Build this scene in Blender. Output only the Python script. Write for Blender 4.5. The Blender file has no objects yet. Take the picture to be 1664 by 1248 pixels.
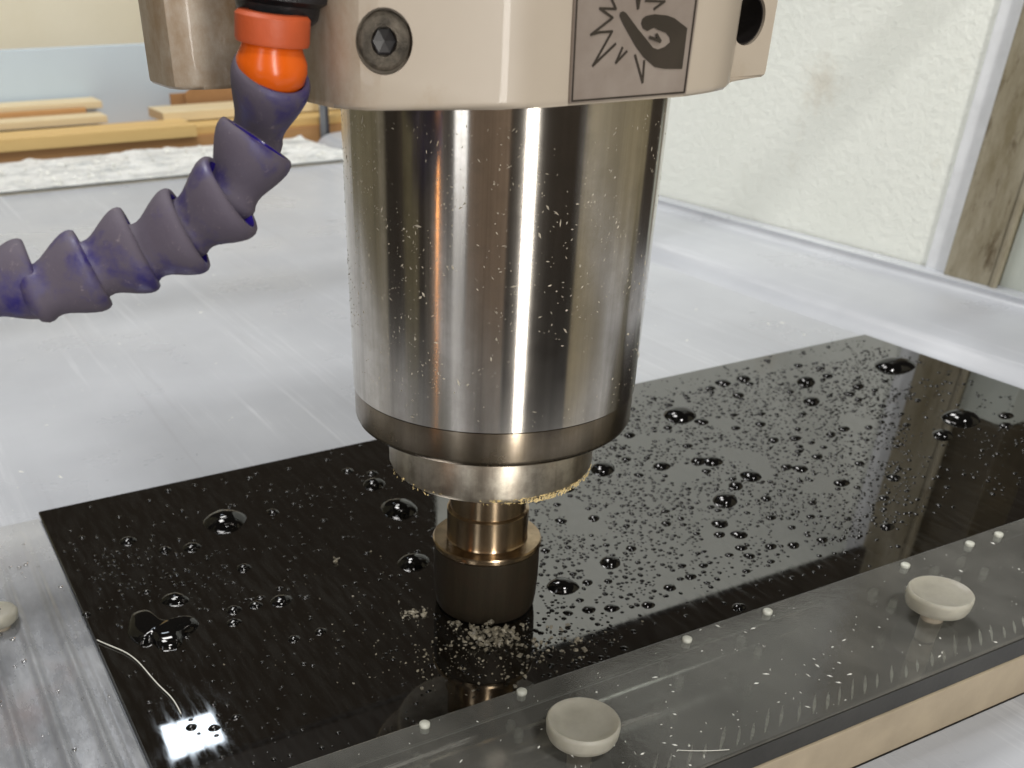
import bpy, bmesh, math, random
from mathutils import Vector, Matrix, noise
from mathutils.geometry import tessellate_polygon
random.seed(7)
S = bpy.context.scene
COL = S.collection
# ------------------------------------------------------------------ camera
# world: X along the long side of the black plate, Y away from the operator, Z up, metres; z = 0 is the plate's top
CO = Vector((-0.1449, -0.2333, 0.1733))
FW = Vector((0.3650, 0.7218, -0.5881)).normalized()
RT = Vector((0.8886, -0.4586, -0.0113)); RT = (RT - FW * RT.dot(FW)).normalized()
UP = RT.cross(FW)
FPX, PX, PY = 1578.05, 671.5, 1077.75
cam = bpy.data.cameras.new('camera'); co = bpy.data.objects.new('camera', cam); COL.objects.link(co)
co.matrix_world = Matrix(((RT.x, UP.x, -FW.x, CO.x), (RT.y, UP.y, -FW.y, CO.y), (RT.z, UP.z, -FW.z, CO.z), (0, 0, 0, 1)))
cam.sensor_width = 36; cam.lens = 36 * FPX / 1664
cam.shift_x = (832 - PX) / 1664; cam.shift_y = (PY - 624) / 1664
cam.clip_start = 0.01; cam.clip_end = 60
cam.dof.use_dof = True; cam.dof.focus_distance = 0.25; cam.dof.aperture_fstop = 28
S.camera = co
# ------------------------------------------------------------------ world, lamps, exposure
W = bpy.data.worlds.new('World'); S.world = W; W.use_nodes = True
bg = W.node_tree.nodes['Background']
bg.inputs[0].default_value = (0.64, 0.52, 0.40, 1); bg.inputs[1].default_value = 0.075
S.view_settings.view_transform = 'Standard'; S.view_settings.look = 'None'; S.view_settings.exposure = 0
PHI = 0.5559
def azdir(az):   # az degrees right of "towards the camera" as seen from the spindle
    a = math.radians(az); x, y = math.sin(a), -math.cos(a)
    return Vector((x * math.cos(PHI) + y * math.sin(PHI), -x * math.sin(PHI) + y * math.cos(PHI), 0))
def lamp(name, loc, target, sx, sy, power, color):
    l = bpy.data.lights.new(name, 'AREA'); l.shape = 'RECTANGLE'; l.size = sx; l.size_y = sy; l.energy = power; l.color = color
    o = bpy.data.objects.new(name, l); COL.objects.link(o); o.location = loc
    o.rotation_euler = (Vector(target) - Vector(loc)).to_track_quat('-Z', 'Y').to_euler()
    return o
lamp('overhead_fill', (-.25, .42, 1.6), (0.10, 0.45, 0), .42, .34, 12, (1, .98, .955))  # area light added overhead to brighten the bed; source out of view
lamp('overhead_fill', (.10, .95, 1.6), (0.10, 0.50, 0), .42, .34, 12, (1, .98, .955))  # second added overhead light, for the bed's far half and the back
lamp('overhead_fill', (-.1, -1.05, 1.6), (0.05, 0.35, 0), .30, .16, 12.5, (1, .98, .955))  # added behind the camera; throws the beam's shadow across the bed
p = azdir(20) * 1.5; lamp('streak_light', (p.x, p.y, 0.28), (0, 0, .1), .15, 1.6, 18, (1, .965, .91))  # tall area light added for the warm white streak on the steel
p = azdir(-27) * 1.5; lamp('streak_light', (p.x, p.y, 0.5), (0, 0, .1), .24, 1.2, 3.6, (.96, .98, 1))  # dimmer area light added for the pale streak on the steel
p = azdir(-43) * 1.3; lamp('orange_streak_light', (p.x, p.y, 0.12), (0, 0, .1), .022, .5, .35, (1, .42, .12))  # narrow light added for the thin orange streak on the steel
# ------------------------------------------------------------------ helpers
def ray(px, py):
    return FW + RT * ((px - PX) / FPX) - UP * ((py - PY) / FPX)
def at(px, py, ax='z', val=0.0):
    d = ray(px, py); i = 'xyz'.index(ax); return CO + d * ((val - CO[i]) / d[i])
def deep(px, py, depth):
    return CO + ray(px, py) * depth
def link(name, me, mat=None, parent=None, smooth=False):
    o = bpy.data.objects.new(name, me); COL.objects.link(o)
    if mat is not None and not me.materials: me.materials.append(mat)
    if parent: o.parent = parent
    if smooth:
        for p in me.polygons: p.use_smooth = True
    return o
def obj(name, bm, mat, parent=None, smooth=False, sharp=None):
    me = bpy.data.meshes.new(name); bmesh.ops.recalc_face_normals(bm, faces=bm.faces)
    bm.to_mesh(me); bm.free()
    o = link(name, me, mat, parent, smooth)
    if smooth and sharp: me.set_sharp_from_angle(angle=math.radians(sharp))
    return o
def tag(o, label, cat, group=None, kind=None):
    if label: o['label'] = label
    if cat: o['category'] = cat
    if group: o['group'] = group
    if kind: o['kind'] = kind
    return o
def empty(name, loc=(0, 0, 0)):
    o = bpy.data.objects.new(name, None); COL.objects.link(o); o.location = loc; o.empty_display_size = .01; return o
def box_bm(x0, x1, y0, y1, z0, z1, bev=0, seg=2, bm=None):
    own = bm is None; bm = bm or bmesh.new()
    r = bmesh.ops.create_cube(bm, size=1)
    for v in r['verts']:
        v.co = Vector((x0 + (v.co.x + .5) * (x1 - x0), y0 + (v.co.y + .5) * (y1 - y0), z0 + (v.co.z + .5) * (z1 - z0)))
    if bev:
        es = list({e for v in r['verts'] for e in v.link_edges})
        bmesh.ops.bevel(bm, geom=es, offset=bev, segments=seg, affect='EDGES', profile=.5)
    return bm
def lathe_bm(prof, n=96, M=None, bm=None):
    bm = bm or bmesh.new(); rings = []
    for r, z in prof:
        rg = []
        if r < 1e-7: rg = [bm.verts.new((0, 0, z))]
        else:
            for i in range(n):
                a = 2 * math.pi * i / n; rg.append(bm.verts.new((r * math.cos(a), r * math.sin(a), z)))
        rings.append(rg)
    for a, b in zip(rings, rings[1:]):
        for i in range(n):
            j = (i + 1) % n
            if len(a) == 1 and len(b) == 1: continue
            if len(a) == 1: bm.faces.new((a[0], b[i], b[j]))
            elif len(b) == 1: bm.faces.new((a[i], a[j], b[0]))
            else: bm.faces.new((a[i], a[j], b[j], b[i]))
    if M is not None:
        vs = [v for rg in rings for v in rg]; bmesh.ops.transform(bm, matrix=M, verts=vs)
    return bm
def prism_bm(poly, z0, z1):
    bm = bmesh.new(); a = [bm.verts.new((x, y, z0)) for x, y in poly]; b = [bm.verts.new((x, y, z1)) for x, y in poly]
    n = len(poly); bm.faces.new(a); bm.faces.new(b)
    for i in range(n): bm.faces.new((a[i], a[(i + 1) % n], b[(i + 1) % n], b[i]))
    return bm
def srgb(r, g, b):
    f = lambda c: (c / 255 / 12.92) if c / 255 <= .04045 else ((c / 255 + .055) / 1.055) ** 2.4
    return (f(r), f(g), f(b), 1)
# ------------------------------------------------------------------ materials
class Mt:
    def __init__(s, name):
        s.m = bpy.data.materials.new(name); s.m.use_nodes = True; s.t = s.m.node_tree; s.N = s.t.nodes; s.L = s.t.links
        s.b = s.N['Principled BSDF']; s.out = s.N['Material Output']
        s.tc = s.N.new('ShaderNodeTexCoord')
    def set(s, **k):
        for n, v in k.items():
            s.b.inputs[n.replace('_', ' ')].default_value = v
        return s
    def noise(s, scale, detail=6, rough=.6, stretch=(1, 1, 1), rot=(0, 0, 0), dist=0, src='Object'):
        mp = s.N.new('ShaderNodeMapping'); mp.inputs['Scale'].default_value = stretch; mp.inputs['Rotation'].default_value = rot
        s.L.new(s.tc.outputs[src], mp.inputs[0])
        n = s.N.new('ShaderNodeTexNoise'); n.inputs['Scale'].default_value = scale; n.inputs['Detail'].default_value = detail
        n.inputs['Roughness'].default_value = rough; n.inputs['Distortion'].default_value = dist
        s.L.new(mp.outputs[0], n.inputs['Vector']); return n.outputs[0]
    def ramp(s, f, *stops):
        r = s.N.new('ShaderNodeValToRGB'); s.L.new(f, r.inputs[0]); e = r.color_ramp.elements
        while len(e) < len(stops): e.new(.5)
        for i, (p, c) in enumerate(stops):
            e[i].position = p; e[i].color = c if isinstance(c, tuple) else (c, c, c, 1)
        return r.outputs[0]
    def mix(s, f, a, b, typ='MIX'):
        m = s.N.new('ShaderNodeMix'); m.data_type = 'RGBA'; m.blend_type = typ
        for sock, v in ((m.inputs[0], f), (m.inputs[6], a), (m.inputs[7], b)):
            if isinstance(v, (int, float, tuple)): sock.default_value = v
            else: s.L.new(v, sock)
        return m.outputs[2]
    def bump(s, h, strength=.3, dist=.001, prev=None):
        b = s.N.new('ShaderNodeBump'); b.inputs['Strength'].default_value = strength; b.inputs['Distance'].default_value = dist
        s.L.new(h, b.inputs['Height'])
        if prev is not None: s.L.new(prev, b.inputs['Normal'])
        s.L.new(b.outputs[0], s.b.inputs['Normal']); return b.outputs[0]
    def col(s, c):
        if isinstance(c, tuple): s.b.inputs['Base Color'].default_value = c
        else: s.L.new(c, s.b.inputs['Base Color'])
    def rough(s, c): s.L.new(c, s.b.inputs['Roughness'])

def plain(name, c, rough=.5, var=.12, scale=40, metal=0, bump=0, **k):
    m = Mt(name); m.set(Roughness=rough, Metallic=metal, **k)
    n = m.noise(scale); lo = tuple(x * (1 - var) for x in c[:3]) + (1,); hi = tuple(min(1, x * (1 + var)) for x in c[:3]) + (1,)
    m.col(m.ramp(n, (.3, lo), (.7, hi)))
    if bump: m.bump(m.noise(scale * 8), bump, .0004)
    return m.m

# plaster wall
WSTAIN = (.487, .352, .097)
m = Mt('cream plaster'); m.set(Roughness=.85)
big = m.noise(3, 4); m.col(m.mix(m.ramp(m.noise(26, 8, .7), (.60, 0.0), (.74, .16)), m.ramp(big, (.3, srgb(238, 242, 234)), (.7, srgb(247, 250, 244))), srgb(165, 145, 105)))
st = m.N.new('ShaderNodeVectorMath'); st.operation = 'DISTANCE'; m.L.new(m.tc.outputs['Object'], st.inputs[0]); st.inputs[1].default_value = WSTAIN
q = m.N.new('ShaderNodeMath'); q.operation = 'MULTIPLY_ADD'; m.L.new(m.noise(90, 6, .8), q.inputs[0]); q.inputs[1].default_value = .05; m.L.new(st.outputs['Value'], q.inputs[2])
c0 = m.b.inputs['Base Color'].links[0].from_socket; m.col(m.mix(m.ramp(q.outputs[0], (.026, .30), (.046, 0.)), c0, srgb(176, 152, 116)))
b1 = m.bump(m.noise(150, 6, .7), .6, .002); M_WALL = m.m
m = Mt('warm plaster'); m.set(Roughness=.85)
m.col(m.ramp(m.noise(4, 6), (.3, srgb(236, 230, 206)), (.7, srgb(246, 242, 222)))); m.bump(m.noise(260, 4, .6), .35, .0012); M_WALL2 = m.m
M_CAULK = plain('pale sealant', srgb(226, 229, 232), .6, .08, 60, bump=.4)
# post
m = Mt('stained post steel'); m.set(Roughness=.55)
st = m.noise(40, 8, .75, (1, 1, .3)); sp = m.noise(95, 7, .8, (1, 1, .3))
c = m.mix(m.ramp(st, (.42, 0.), (.66, .8)), srgb(156, 149, 130), srgb(108, 97, 68))
c = m.mix(m.ramp(sp, (.55, 0.), (.66, .8)), c, srgb(76, 60, 34)); m.col(c); m.bump(sp, .2, .0005); M_POST = m.m
M_POSTW = plain('pale flaking paint', srgb(200, 206, 198), .6, .1, 25, bump=.2)
# table film
m = Mt('brushed white bed'); m.set(Roughness=.32, IOR=1.45)
base = m.ramp(m.noise(5, 6, .6), (.3, srgb(166, 170, 177)), (.7, srgb(188, 192, 198)))
scr = m.noise(130, 6, .8, (1, .022, 1), (0, 0, math.radians(8)))
c = m.mix(m.mix(1.0, m.ramp(scr, (.54, 0.), (.70, .55)), m.ramp(m.noise(4.5, 4, .6), (.42, 0.), (.6, 1.)), 'MULTIPLY'), base, srgb(235, 238, 242))
c = m.mix(m.ramp(m.noise(150, 5, .75, (1, .03, 1), (0, 0, math.radians(6))), (.58, 0.), (.75, .4)), c, srgb(150, 150, 156))
m.col(c); m.rough(m.ramp(m.noise(9, 6), (.3, .22), (.7, .42))); m.bump(scr, .08, .0004); M_BED = m.m
# crusty rim
m = Mt('crusted rim'); m.set(Roughness=.5)
n1 = m.noise(38, 9, .8, (.5, 1, 1)); n2 = m.noise(150, 5, .7)
c = m.mix(m.ramp(n1, (.40, 0.), (.54, 1.)), srgb(196, 200, 200), srgb(246, 248, 246)); m.col(c); m.bump(n1, .8, .006, m.bump(n2, .4, .001)); M_CRUST = m.m
# black plate
m = Mt('black glass'); m.set(Roughness=.03, IOR=2.35)
mist = m.noise(9, 4, .6); streak = m.noise(420, 3, .6, (1, .16, 1), (0, 0, math.radians(-20)))
fm = m.mix(1.0, m.ramp(streak, (.42, 0.), (.62, 1.)), m.ramp(mist, (.35, .35), (.65, 1.)), 'MULTIPLY')
m.col(m.mix(fm, (.003, .0024, .0018, 1), (.010, .0098, .0088, 1)))
m.rough(m.ramp(streak, (.45, .02), (.65, .06)))
M_BLACK = m.m; m.bump(streak, .02, .0001)
# water drops on black
m = Mt('water over black'); m.set(Roughness=.015, IOR=1.45); m.col((.003, .003, .003, 1)); M_DROP = m.m
m = Mt('clear water'); m.set(Roughness=.01, IOR=1.33); m.b.inputs['Transmission Weight'].default_value = 1; M_WATER = m.m
# chromed, turned steel
def turned(name, c, rough, aniso, dirt=(0.3, 0.3, .3, 1), dirtamt=.25, extra=.0, dscale=110):
    m = Mt(name); m.set(Metallic=1.0, Anisotropic=aniso); m.b.inputs['Anisotropic Rotation'].default_value = .25
    tg = m.N.new('ShaderNodeTangent'); tg.direction_type = 'RADIAL'; tg.axis = 'Z'; m.L.new(tg.outputs[0], m.b.inputs['Tangent'])
    gr = m.noise(190, 5, .7, (1, 1, .012)); d = m.noise(dscale, 8, .72)
    cc = m.mix(m.ramp(gr, (.38, .0), (.62, .8)), c, tuple(x * .62 for x in c[:3]) + (1,))
    k = m.ramp(d, (.42, 0.), (.64, dirtamt)); m.col(m.mix(k, cc, dirt))
    r = m.N.new('ShaderNodeMath'); r.operation = 'MULTIPLY_ADD'; m.L.new(d, r.inputs[0]); r.inputs[1].default_value = .12 + extra; r.inputs[2].default_value = rough - .06
    m.L.new(r.outputs[0], m.b.inputs['Roughness'])
    return m
ANI = .9
M_CHROME = turned('turned spindle steel', (.70, .655, .60, 1), .16, ANI, (.32, .29, .23, 1), .35).m
m = turned('brushed spindle ring', (.34, .285, .22, 1), .26, .88, (.20, .155, .10, 1), .5); M_RING = m.m
m = turned('scaled nut steel', (.56, .49, .40, 1), .28, .7, (.66, .61, .51, 1), .9, .25, 210); M_NUT = m.m
m = turned('bronze shaft', (.50, .38, .25, 1), .24, .75, (.25, .17, .09, 1), .5); M_SHAFT = m.m
m = turned('dark wheel', (.032, .025, .015, 1), .5, .3, (.03, .02, .012, 1), .8, .2, 200); m.set(Metallic=.45); m.b.inputs['Specular IOR Level'].default_value = .25; m.bump(m.noise(900, 4, .7), .25, .0003); M_WHEEL = m.m
# painted casting
m = Mt('cream enamel casting'); m.set(Roughness=.40, IOR=1.5)
m.b.inputs['Coat Weight'].default_value = .2
sep = m.N.new('ShaderNodeSeparateXYZ'); m.L.new(m.tc.outputs['Object'], sep.inputs[0])
def mrange(a, b): 
    r = m.N.new('ShaderNodeMapRange'); r.inputs[1].default_value = a; r.inputs[2].default_value = b; m.L.new(sep.outputs[0], r.inputs[0]); return r.outputs[0]
base = m.ramp(m.noise(14, 5), (.3, srgb(166, 155, 140)), (.7, srgb(179, 168, 153)))
grime = m.ramp(m.noise(60, 8, .75, (1, 1, .75)), (.36, 0.), (.62, .9))
left = mrange(-.050, -.058); g2 = m.mix(1.0, grime, left, 'MULTIPLY')
c = m.mix(g2, base, srgb(138, 112, 82)); c = m.mix(m.ramp(m.noise(60, 6, .7), (.60, 0.), (.76, .35)), c, srgb(150, 130, 100))
m.col(c); m.bump(m.noise(90, 3), .05, .0004); M_CAST = m.m
M_BOLT = plain('oily bolt steel', (.11, .095, .075, 1), .5, .7, 400, .6, .8)
M_HOLE = plain('recess shade', (.012, .01, .01, 1), .4, .3, 100)  # near-black tone paints the shade inside the bolt sockets and hole
M_DARKFIT = plain('black valve', (.02, .02, .022, 1), .3, .6, 160, 0, .4)
m = Mt('label foil'); m.set(Roughness=.34, Metallic=.35); m.col(m.ramp(m.noise(60, 6), (.3, srgb(136, 124, 116)), (.7, srgb(160, 150, 142)))); M_LABEL = m.m
M_INK = plain('label ink', srgb(50, 44, 38), .35, .3, 90)
# hose
m = Mt('dirty blue plastic'); m.set(Roughness=.38)
d = m.noise(70, 6, .65, src='Object'); d2 = m.noise(420, 6, .8)
c = m.mix(m.ramp(d, (.33, 0.), (.50, .95)), srgb(38, 30, 98), srgb(84, 77, 88)); c = m.mix(m.ramp(d2, (.60, 0.), (.72, .55)), c, srgb(150, 138, 140)); m.col(c)
m.rough(m.ramp(d, (.35, .3), (.5, .75))); m.bump(d2, .3, .0005); M_HOSE = m.m
M_HOSEIN = plain('deep blue plastic', srgb(36, 22, 118), .18, .15, 100)
M_ORANGE = plain('orange plastic', srgb(214, 92, 16), .24, .06, 90)
M_ORANGE2 = plain('dusty orange plastic', srgb(186, 82, 42), .5, .10, 130, bump=.15)
# acrylic: clear slab: transparent body, fresnel gloss and a thin milky film
def acrylic(name, haze, tint=(.80, .82, .80, 1), hazecol=(.34, .35, .33, 1), scale=25):
    m = Mt(name); N, L = m.N, m.L; N.remove(m.b)
    tr = N.new('ShaderNodeBsdfTransparent'); tr.inputs[0].default_value = tint
    df = N.new('ShaderNodeBsdfDiffuse'); df.inputs[0].default_value = hazecol
    gl = N.new('ShaderNodeBsdfGlossy'); gl.inputs['Roughness'].default_value = .08
    fr = N.new('ShaderNodeFresnel'); fr.inputs[0].default_value = 1.49
    a = N.new('ShaderNodeMixShader'); b = N.new('ShaderNodeMixShader')
    hz = m.ramp(m.noise(scale, 7, .7, (1, .5, 1)), (.3, haze * .45), (.72, haze)); 
    sc = m.ramp(m.noise(90, 6, .8, (.10, 1, 1), (0, 0, .5)), (.60, 0.), (.70, .35)); ad = N.new('ShaderNodeMath'); ad.operation = 'ADD'; ad.use_clamp = True
    L.new(hz, ad.inputs[0]); L.new(sc, ad.inputs[1]); L.new(ad.outputs[0], a.inputs[0])
    bp = N.new('ShaderNodeBump'); bp.inputs['Strength'].default_value = .15; bp.inputs['Distance'].default_value = .0005; L.new(m.noise(120, 6, .7), bp.inputs['Height']); L.new(bp.outputs[0], gl.inputs['Normal'])
    L.new(tr.outputs[0], a.inputs[1]); L.new(df.outputs[0], a.inputs[2])
    L.new(fr.outputs[0], b.inputs[0]); L.new(a.outputs[0], b.inputs[1]); L.new(gl.outputs[0], b.inputs[2]); L.new(b.outputs[0], m.out.inputs[0])
    return m.m
M_ACR = acrylic('clear acrylic', .42, hazecol=(.30, .30, .275, 1), scale=34)
m = Mt('dark rubber mat'); m.set(Roughness=.45)
c = m.mix(m.ramp(m.noise(24, 7, .7, (1, 1, 1)), (.38, 0.), (.64, 1.)), (.04, .039, .035, 1), (.19, .187, .172, 1)); m.col(c); m.bump(m.noise(90, 6), .3, .001); M_MAT = m.m
m = Mt('milky nylon'); m.set(Roughness=.4, IOR=1.4); m.b.inputs['Transmission Weight'].default_value = .45; m.b.inputs['Subsurface Weight'].default_value = .6; m.b.inputs['Subsurface Radius'].default_value = (.004, .004, .0035); m.b.inputs['Subsurface Scale'].default_value = 1
m.col(m.ramp(m.noise(120, 5), (.3, srgb(176, 173, 160)), (.7, srgb(204, 201, 188)))); M_NYLON = m.m
M_STEM = plain('nylon stem', srgb(158, 148, 132), .5, .1, 80)
M_PIN = plain('white pin nylon', srgb(188, 190, 180), .35, .05, 80)
M_BEIGE = plain('beige board edge', srgb(160, 147, 126), .6, .12, 60, bump=.1)
m = Mt('wet grey clamp bar'); m.set(Roughness=.25, Metallic=.25)
n = m.noise(22, 7, .7, (1, .4, 1)); pk = m.noise(16, 4)
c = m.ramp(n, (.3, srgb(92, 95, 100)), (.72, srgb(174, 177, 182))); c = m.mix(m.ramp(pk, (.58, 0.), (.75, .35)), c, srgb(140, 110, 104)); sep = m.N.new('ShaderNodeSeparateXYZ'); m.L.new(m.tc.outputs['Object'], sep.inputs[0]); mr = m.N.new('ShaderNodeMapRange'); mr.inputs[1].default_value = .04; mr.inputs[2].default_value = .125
m.L.new(sep.outputs[1], mr.inputs[0]); c = m.mix(mr.outputs[0], c, srgb(186, 189, 193)); m.col(c)  # paints the bar's mirrored light-to-dark gradient into its colour
m.rough(m.ramp(n, (.35, .12), (.65, .42))); m.bump(m.noise(130, 6, .7, (1, .4, 1)), .35, .001); M_CLAMP = m.m
def wood(name, a, b):
    m = Mt(name); m.set(Roughness=.6); m.col(m.ramp(m.noise(18, 6, .6, (.06, 1, 1.6), dist=.6), (.3, a), (.7, b))); return m.m
M_W1 = wood('golden pine', srgb(206, 170, 106), srgb(226, 196, 134))
M_W2 = wood('brown ply edge', srgb(178, 132, 84), srgb(200, 154, 102))
M_W3 = wood('pale pine', srgb(214, 194, 152), srgb(230, 214, 178))
M_BLUE = plain('pale blue foam', srgb(196, 212, 226), .7, .03, 8)
M_CARDW = plain('white card', srgb(232, 226, 208), .7, .03, 8)
M_CARD = plain('brown cardboard', srgb(168, 126, 84), .8, .1, 30)
M_GREY = plain('grey bracket steel', srgb(126, 128, 132), .4, .1, 60, .5)
M_GANTRY = plain('dark machine paint', (.035, .027, .02, 1), .5, .4, 8)
M_CHIP = plain('ground glass chips', srgb(122, 116, 101), .45, .6, 500, bump=.3)
M_FLAKE = plain('white residue flakes', srgb(225, 226, 220), .5, .1, 300)
M_FIBRE = plain('white fibre', srgb(200, 200, 192), .4, .1, 300)
m = Mt('window glow'); m.b.inputs['Base Color'].default_value = (0, 0, 0, 1); m.b.inputs['Emission Color'].default_value = (.80, .90, 1, 1); m.b.inputs['Emission Strength'].default_value = 11; M_GLOW = m.m

# ------------------------------------------------------------------ setting: bed, rims, walls
BZ = -0.004
def extr_y(prof, y0, y1, ny=1):     # prof list of (x,z), swept along y
    bm = bmesh.new(); rows = []
    for k in range(ny + 1):
        y = y0 + (y1 - y0) * k / ny; rows.append([bm.verts.new((x, y, z)) for x, z in prof])
    for a, b in zip(rows, rows[1:]):
        for i in range(len(prof) - 1): bm.faces.new((a[i], a[i + 1], b[i + 1], b[i]))
    return bm
def smoothprof(pts, k=6):
    out = []
    for i in range(len(pts) - 1):
        p0 = pts[max(i - 1, 0)]; p1 = pts[i]; p2 = pts[i + 1]; p3 = pts[min(i + 2, len(pts) - 1)]
        for j in range(k):
            t = j / k
            out.append(tuple(.5 * ((2 * p1[c]) + (-p0[c] + p2[c]) * t + (2 * p0[c] - 5 * p1[c] + 4 * p2[c] - p3[c]) * t * t + (-p0[c] + 3 * p1[c] - 3 * p2[c] + p3[c]) * t ** 3) for c in (0, 1)))
    out.append(pts[-1]); return out
bm = box_bm(-.30, .336, -.095, .83, BZ - .016, BZ)
o = obj('machine_bed', bm, M_BED); tag(o, None, None, kind='structure')
prof = smoothprof([(.336, BZ), (.342, BZ - .005), (.356, BZ - .014), (.368, BZ - .010), (.384, BZ), (.425, BZ + .003), (.449, BZ + .003), (.4525, BZ + .008), (.457, BZ + .003), (.486, BZ + .002)], 6)
o = obj('bed_gutter', extr_y(prof, -1.0, 1.03, 8), M_BED, smooth=True); tag(o, None, None, kind='structure')
# back rim, crusty, displaced
bm = bmesh.new(); rows = []
for j in range(46):
    y = .83 + .19 * j / 45; row = []
    for i in range(360):
        x = -1.1 + 1.445 * i / 359
        z = BZ + .0005 + (.003 if j < 1 else 0) +   .0045 * max(0, noise.fractal(Vector((x * 26, y * 42, 1.3)), .8, 2.2, 5)) * min(1, j / 6) 
        row.append(bm.verts.new((x, y, z)))
    rows.append(row)
for a, b in zip(rows, rows[1:]):
    for i in range(359): bm.faces.new((a[i], a[i + 1], b[i + 1], b[i]))
o = obj('bed_rim', bm, M_CRUST, smooth=True); tag(o, None, None, kind='structure')
# lower table beyond the front board
o = obj('lower_table', box_bm(-.7, .9, -.24, -.1025, -.06, -.0215), M_BED); tag(o, None, None, kind='structure')
# floor of the workshop under everything
o = obj('floor', box_bm(-4, 4, -4, 5, -.85, -.8), plain('dark oily floor', (.05, .045, .04, 1), .7)); tag(o, None, None, kind='structure')
# side wall and back wall
o = obj('side_wall', box_bm(.487, .52, .2085, .93, -.05, .60), M_WALL); tag(o, 'cream plaster wall rising behind the right rim of the bed', 'wall')
o = obj('back_wall', box_bm(-2.5, .9, 1.42, 1.5, -.8, .30), M_WALL2); tag(o, 'warm cream low wall behind the wood and the pale blue foam sheet', 'wall')
# pale sealant strip on the wall's edge and the post
o = obj('sealant_strip', box_bm(.484, .4868, .2085, .2265, -.004, .60, .001), M_CAULK); tag(o, 'pale bluish strip of sealant running up the wall beside the stained post', 'sealant')
post = empty('steel_post', (.487, .15, 0)); tag(post, 'stained beige steel post with rust streaks at the right edge', 'post')
def child(o, p): o.parent = p; o.matrix_parent_inverse = p.matrix_basis.inverted(); return o
def wchild(name, bm, mat, p, **k):   # child given in world coordinates
    bmesh.ops.translate(bm, vec=-Vector(p.location), verts=bm.verts)
    return obj(name, bm, mat, p, **k)
wchild('flange', box_bm(.478, .50, .172, .2075, -.003, .62, .0015), M_POST, post)
wchild('web', box_bm(.486, .53, .135, .1715, -.003, .085, .001), M_POSTW, post)
wchild('upper_web', box_bm(.487, .53, .135, .1715, .0855, .62, .001), plain('dark web steel', srgb(74, 66, 50), .6, .3, 40), post)  # upper web coloured dark so its mirror image in the plate stays dark
wchild('edge_bead', box_bm(.4765, .4805, .168, .1718, -.003, .62, .001), M_POST, post)

# things beyond the bed
def board(name, u0, u1, v0, v1, z0, z1, mat, label, cat='plank', bev=.0003, group=None):
    o = obj(name, box_bm(u0, u1, v0, v1, z0, z1, bev), mat); tag(o, label, cat, group); return o
board('plywood_sheet', -.9, .60, 1.05, 1.30, -.022, .0035, M_W2, 'brown plywood sheet, lowest of the stack behind the bed')
board('plank', -.9, .222, 1.04, 1.10, .004, .0165, M_W1, 'long golden pine plank on the near edge of the plywood')
board('plank', .224, .60, 1.055, 1.12, .004, .0125, M_W1, 'golden pine plank continuing the row behind the hose')
board('plank', .20, .60, 1.10, 1.17, .014, .0240, M_W3, 'pale thin plank lying behind the golden one near the steel bracket')
board('plank', -.9, .135, 1.11, 1.15, .017, .0245, M_W3, 'narrow pale plank at the left behind the golden plank')
board('plank', -.9, .142, 1.16, 1.21, .0275, .0350, M_W3, 'topmost pale plank at the left against the foam sheet')
board('plank', -.9, .12, 1.152, 1.158, .017, .030, M_W2, 'dark strip of wood between the two pale planks at left')
board('cardboard_sheet', .235, .60, 1.185, 1.19, .014, .035, M_CARD, 'brown cardboard standing behind the planks with a stepped top', 'cardboard', .0002)
bm = prism_bm([(.252, .035), (.266, .043), (.315, .043), (.330, .036), (.60, .036), (.60, .02), (.252, .02)], 0, .004)
bmesh.ops.transform(bm, matrix=Matrix(((1, 0, 0, 0), (0, 0, 1, 1.178), (0, 1, 0, 0), (0, 0, 0, 1))), verts=bm.verts)
bpy.data.objects['cardboard_sheet'].data.materials[0] = M_CARD
o = obj('cardboard_flap', bm, M_CARD); tag(o, 'stepped flap of brown cardboard above the planks left of the hose', 'cardboard')
board('foam_sheet', -.9, .290, 1.215, 1.235, .0, .088, M_BLUE, 'pale blue foam sheet standing against the back wall', 'foam sheet')
board('white_card', .2905, .60, 1.215, 1.22, .0, .105, M_CARDW, 'off white card standing right of the pale blue foam sheet', 'card')
br = empty('steel_bracket', (.385, 1.04, -.02)); tag(br, 'grey upright steel bracket in front of the planks beside the spindle', 'bracket')
wchild('flange', box_bm(.378, .386, 1.035, 1.037, -.02, .12, .0005), M_GREY, br)
wchild('web', box_bm(.3865, .390, 1.035, 1.055, -.02, .12, .0005), plain('dark bracket steel', (.03, .035, .05, 1), .4), br)

# ------------------------------------------------------------------ machine above the frame (mirrored in the plate), and panels added for stripes on the steel
g = obj('gantry_beam', box_bm(-.9, .475, .20, .2055, .205, .250, .001), M_GANTRY); tag(g, 'dark crossbeam of the machine behind and above the spindle', 'beam')

g = obj('olive_backdrop', box_bm(.62, .64, -1.3, -.06, -.5, .55, .004), plain('olive panel paint', srgb(150, 142, 116), .5, .15, 6)); tag(g, 'olive beige panel added right of the operator for a band on the steel', 'panel')  # unseen panel added to be mirrored as an olive band on the steel
def strip_panel(name, az, dist, w, mat, label, cat, z0=-.8, z1=.9):
    c = azdir(az) * dist; o = obj(name, box_bm(-w / 2, w / 2, -.01, .01, z0, z1, .002), mat); o.location = c; o.rotation_euler = (0, 0, math.atan2(c.y, c.x) + math.pi / 2); return tag(o, label, cat)
M_BACK = plain('olive locker paint', srgb(128, 122, 98), .5, .15, 6); M_BACKB = plain('brown panel paint', srgb(170, 150, 132), .5, .15, 6); M_BACKD = plain('dark locker paint', srgb(70, 62, 52), .5, .15, 6)  # panels below are added out of view to stripe the steel's reflections
strip_panel('backdrop', -112, .62, .42, M_BACK, 'olive locker added at the left for a stripe on the steel', 'backdrop')
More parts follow.
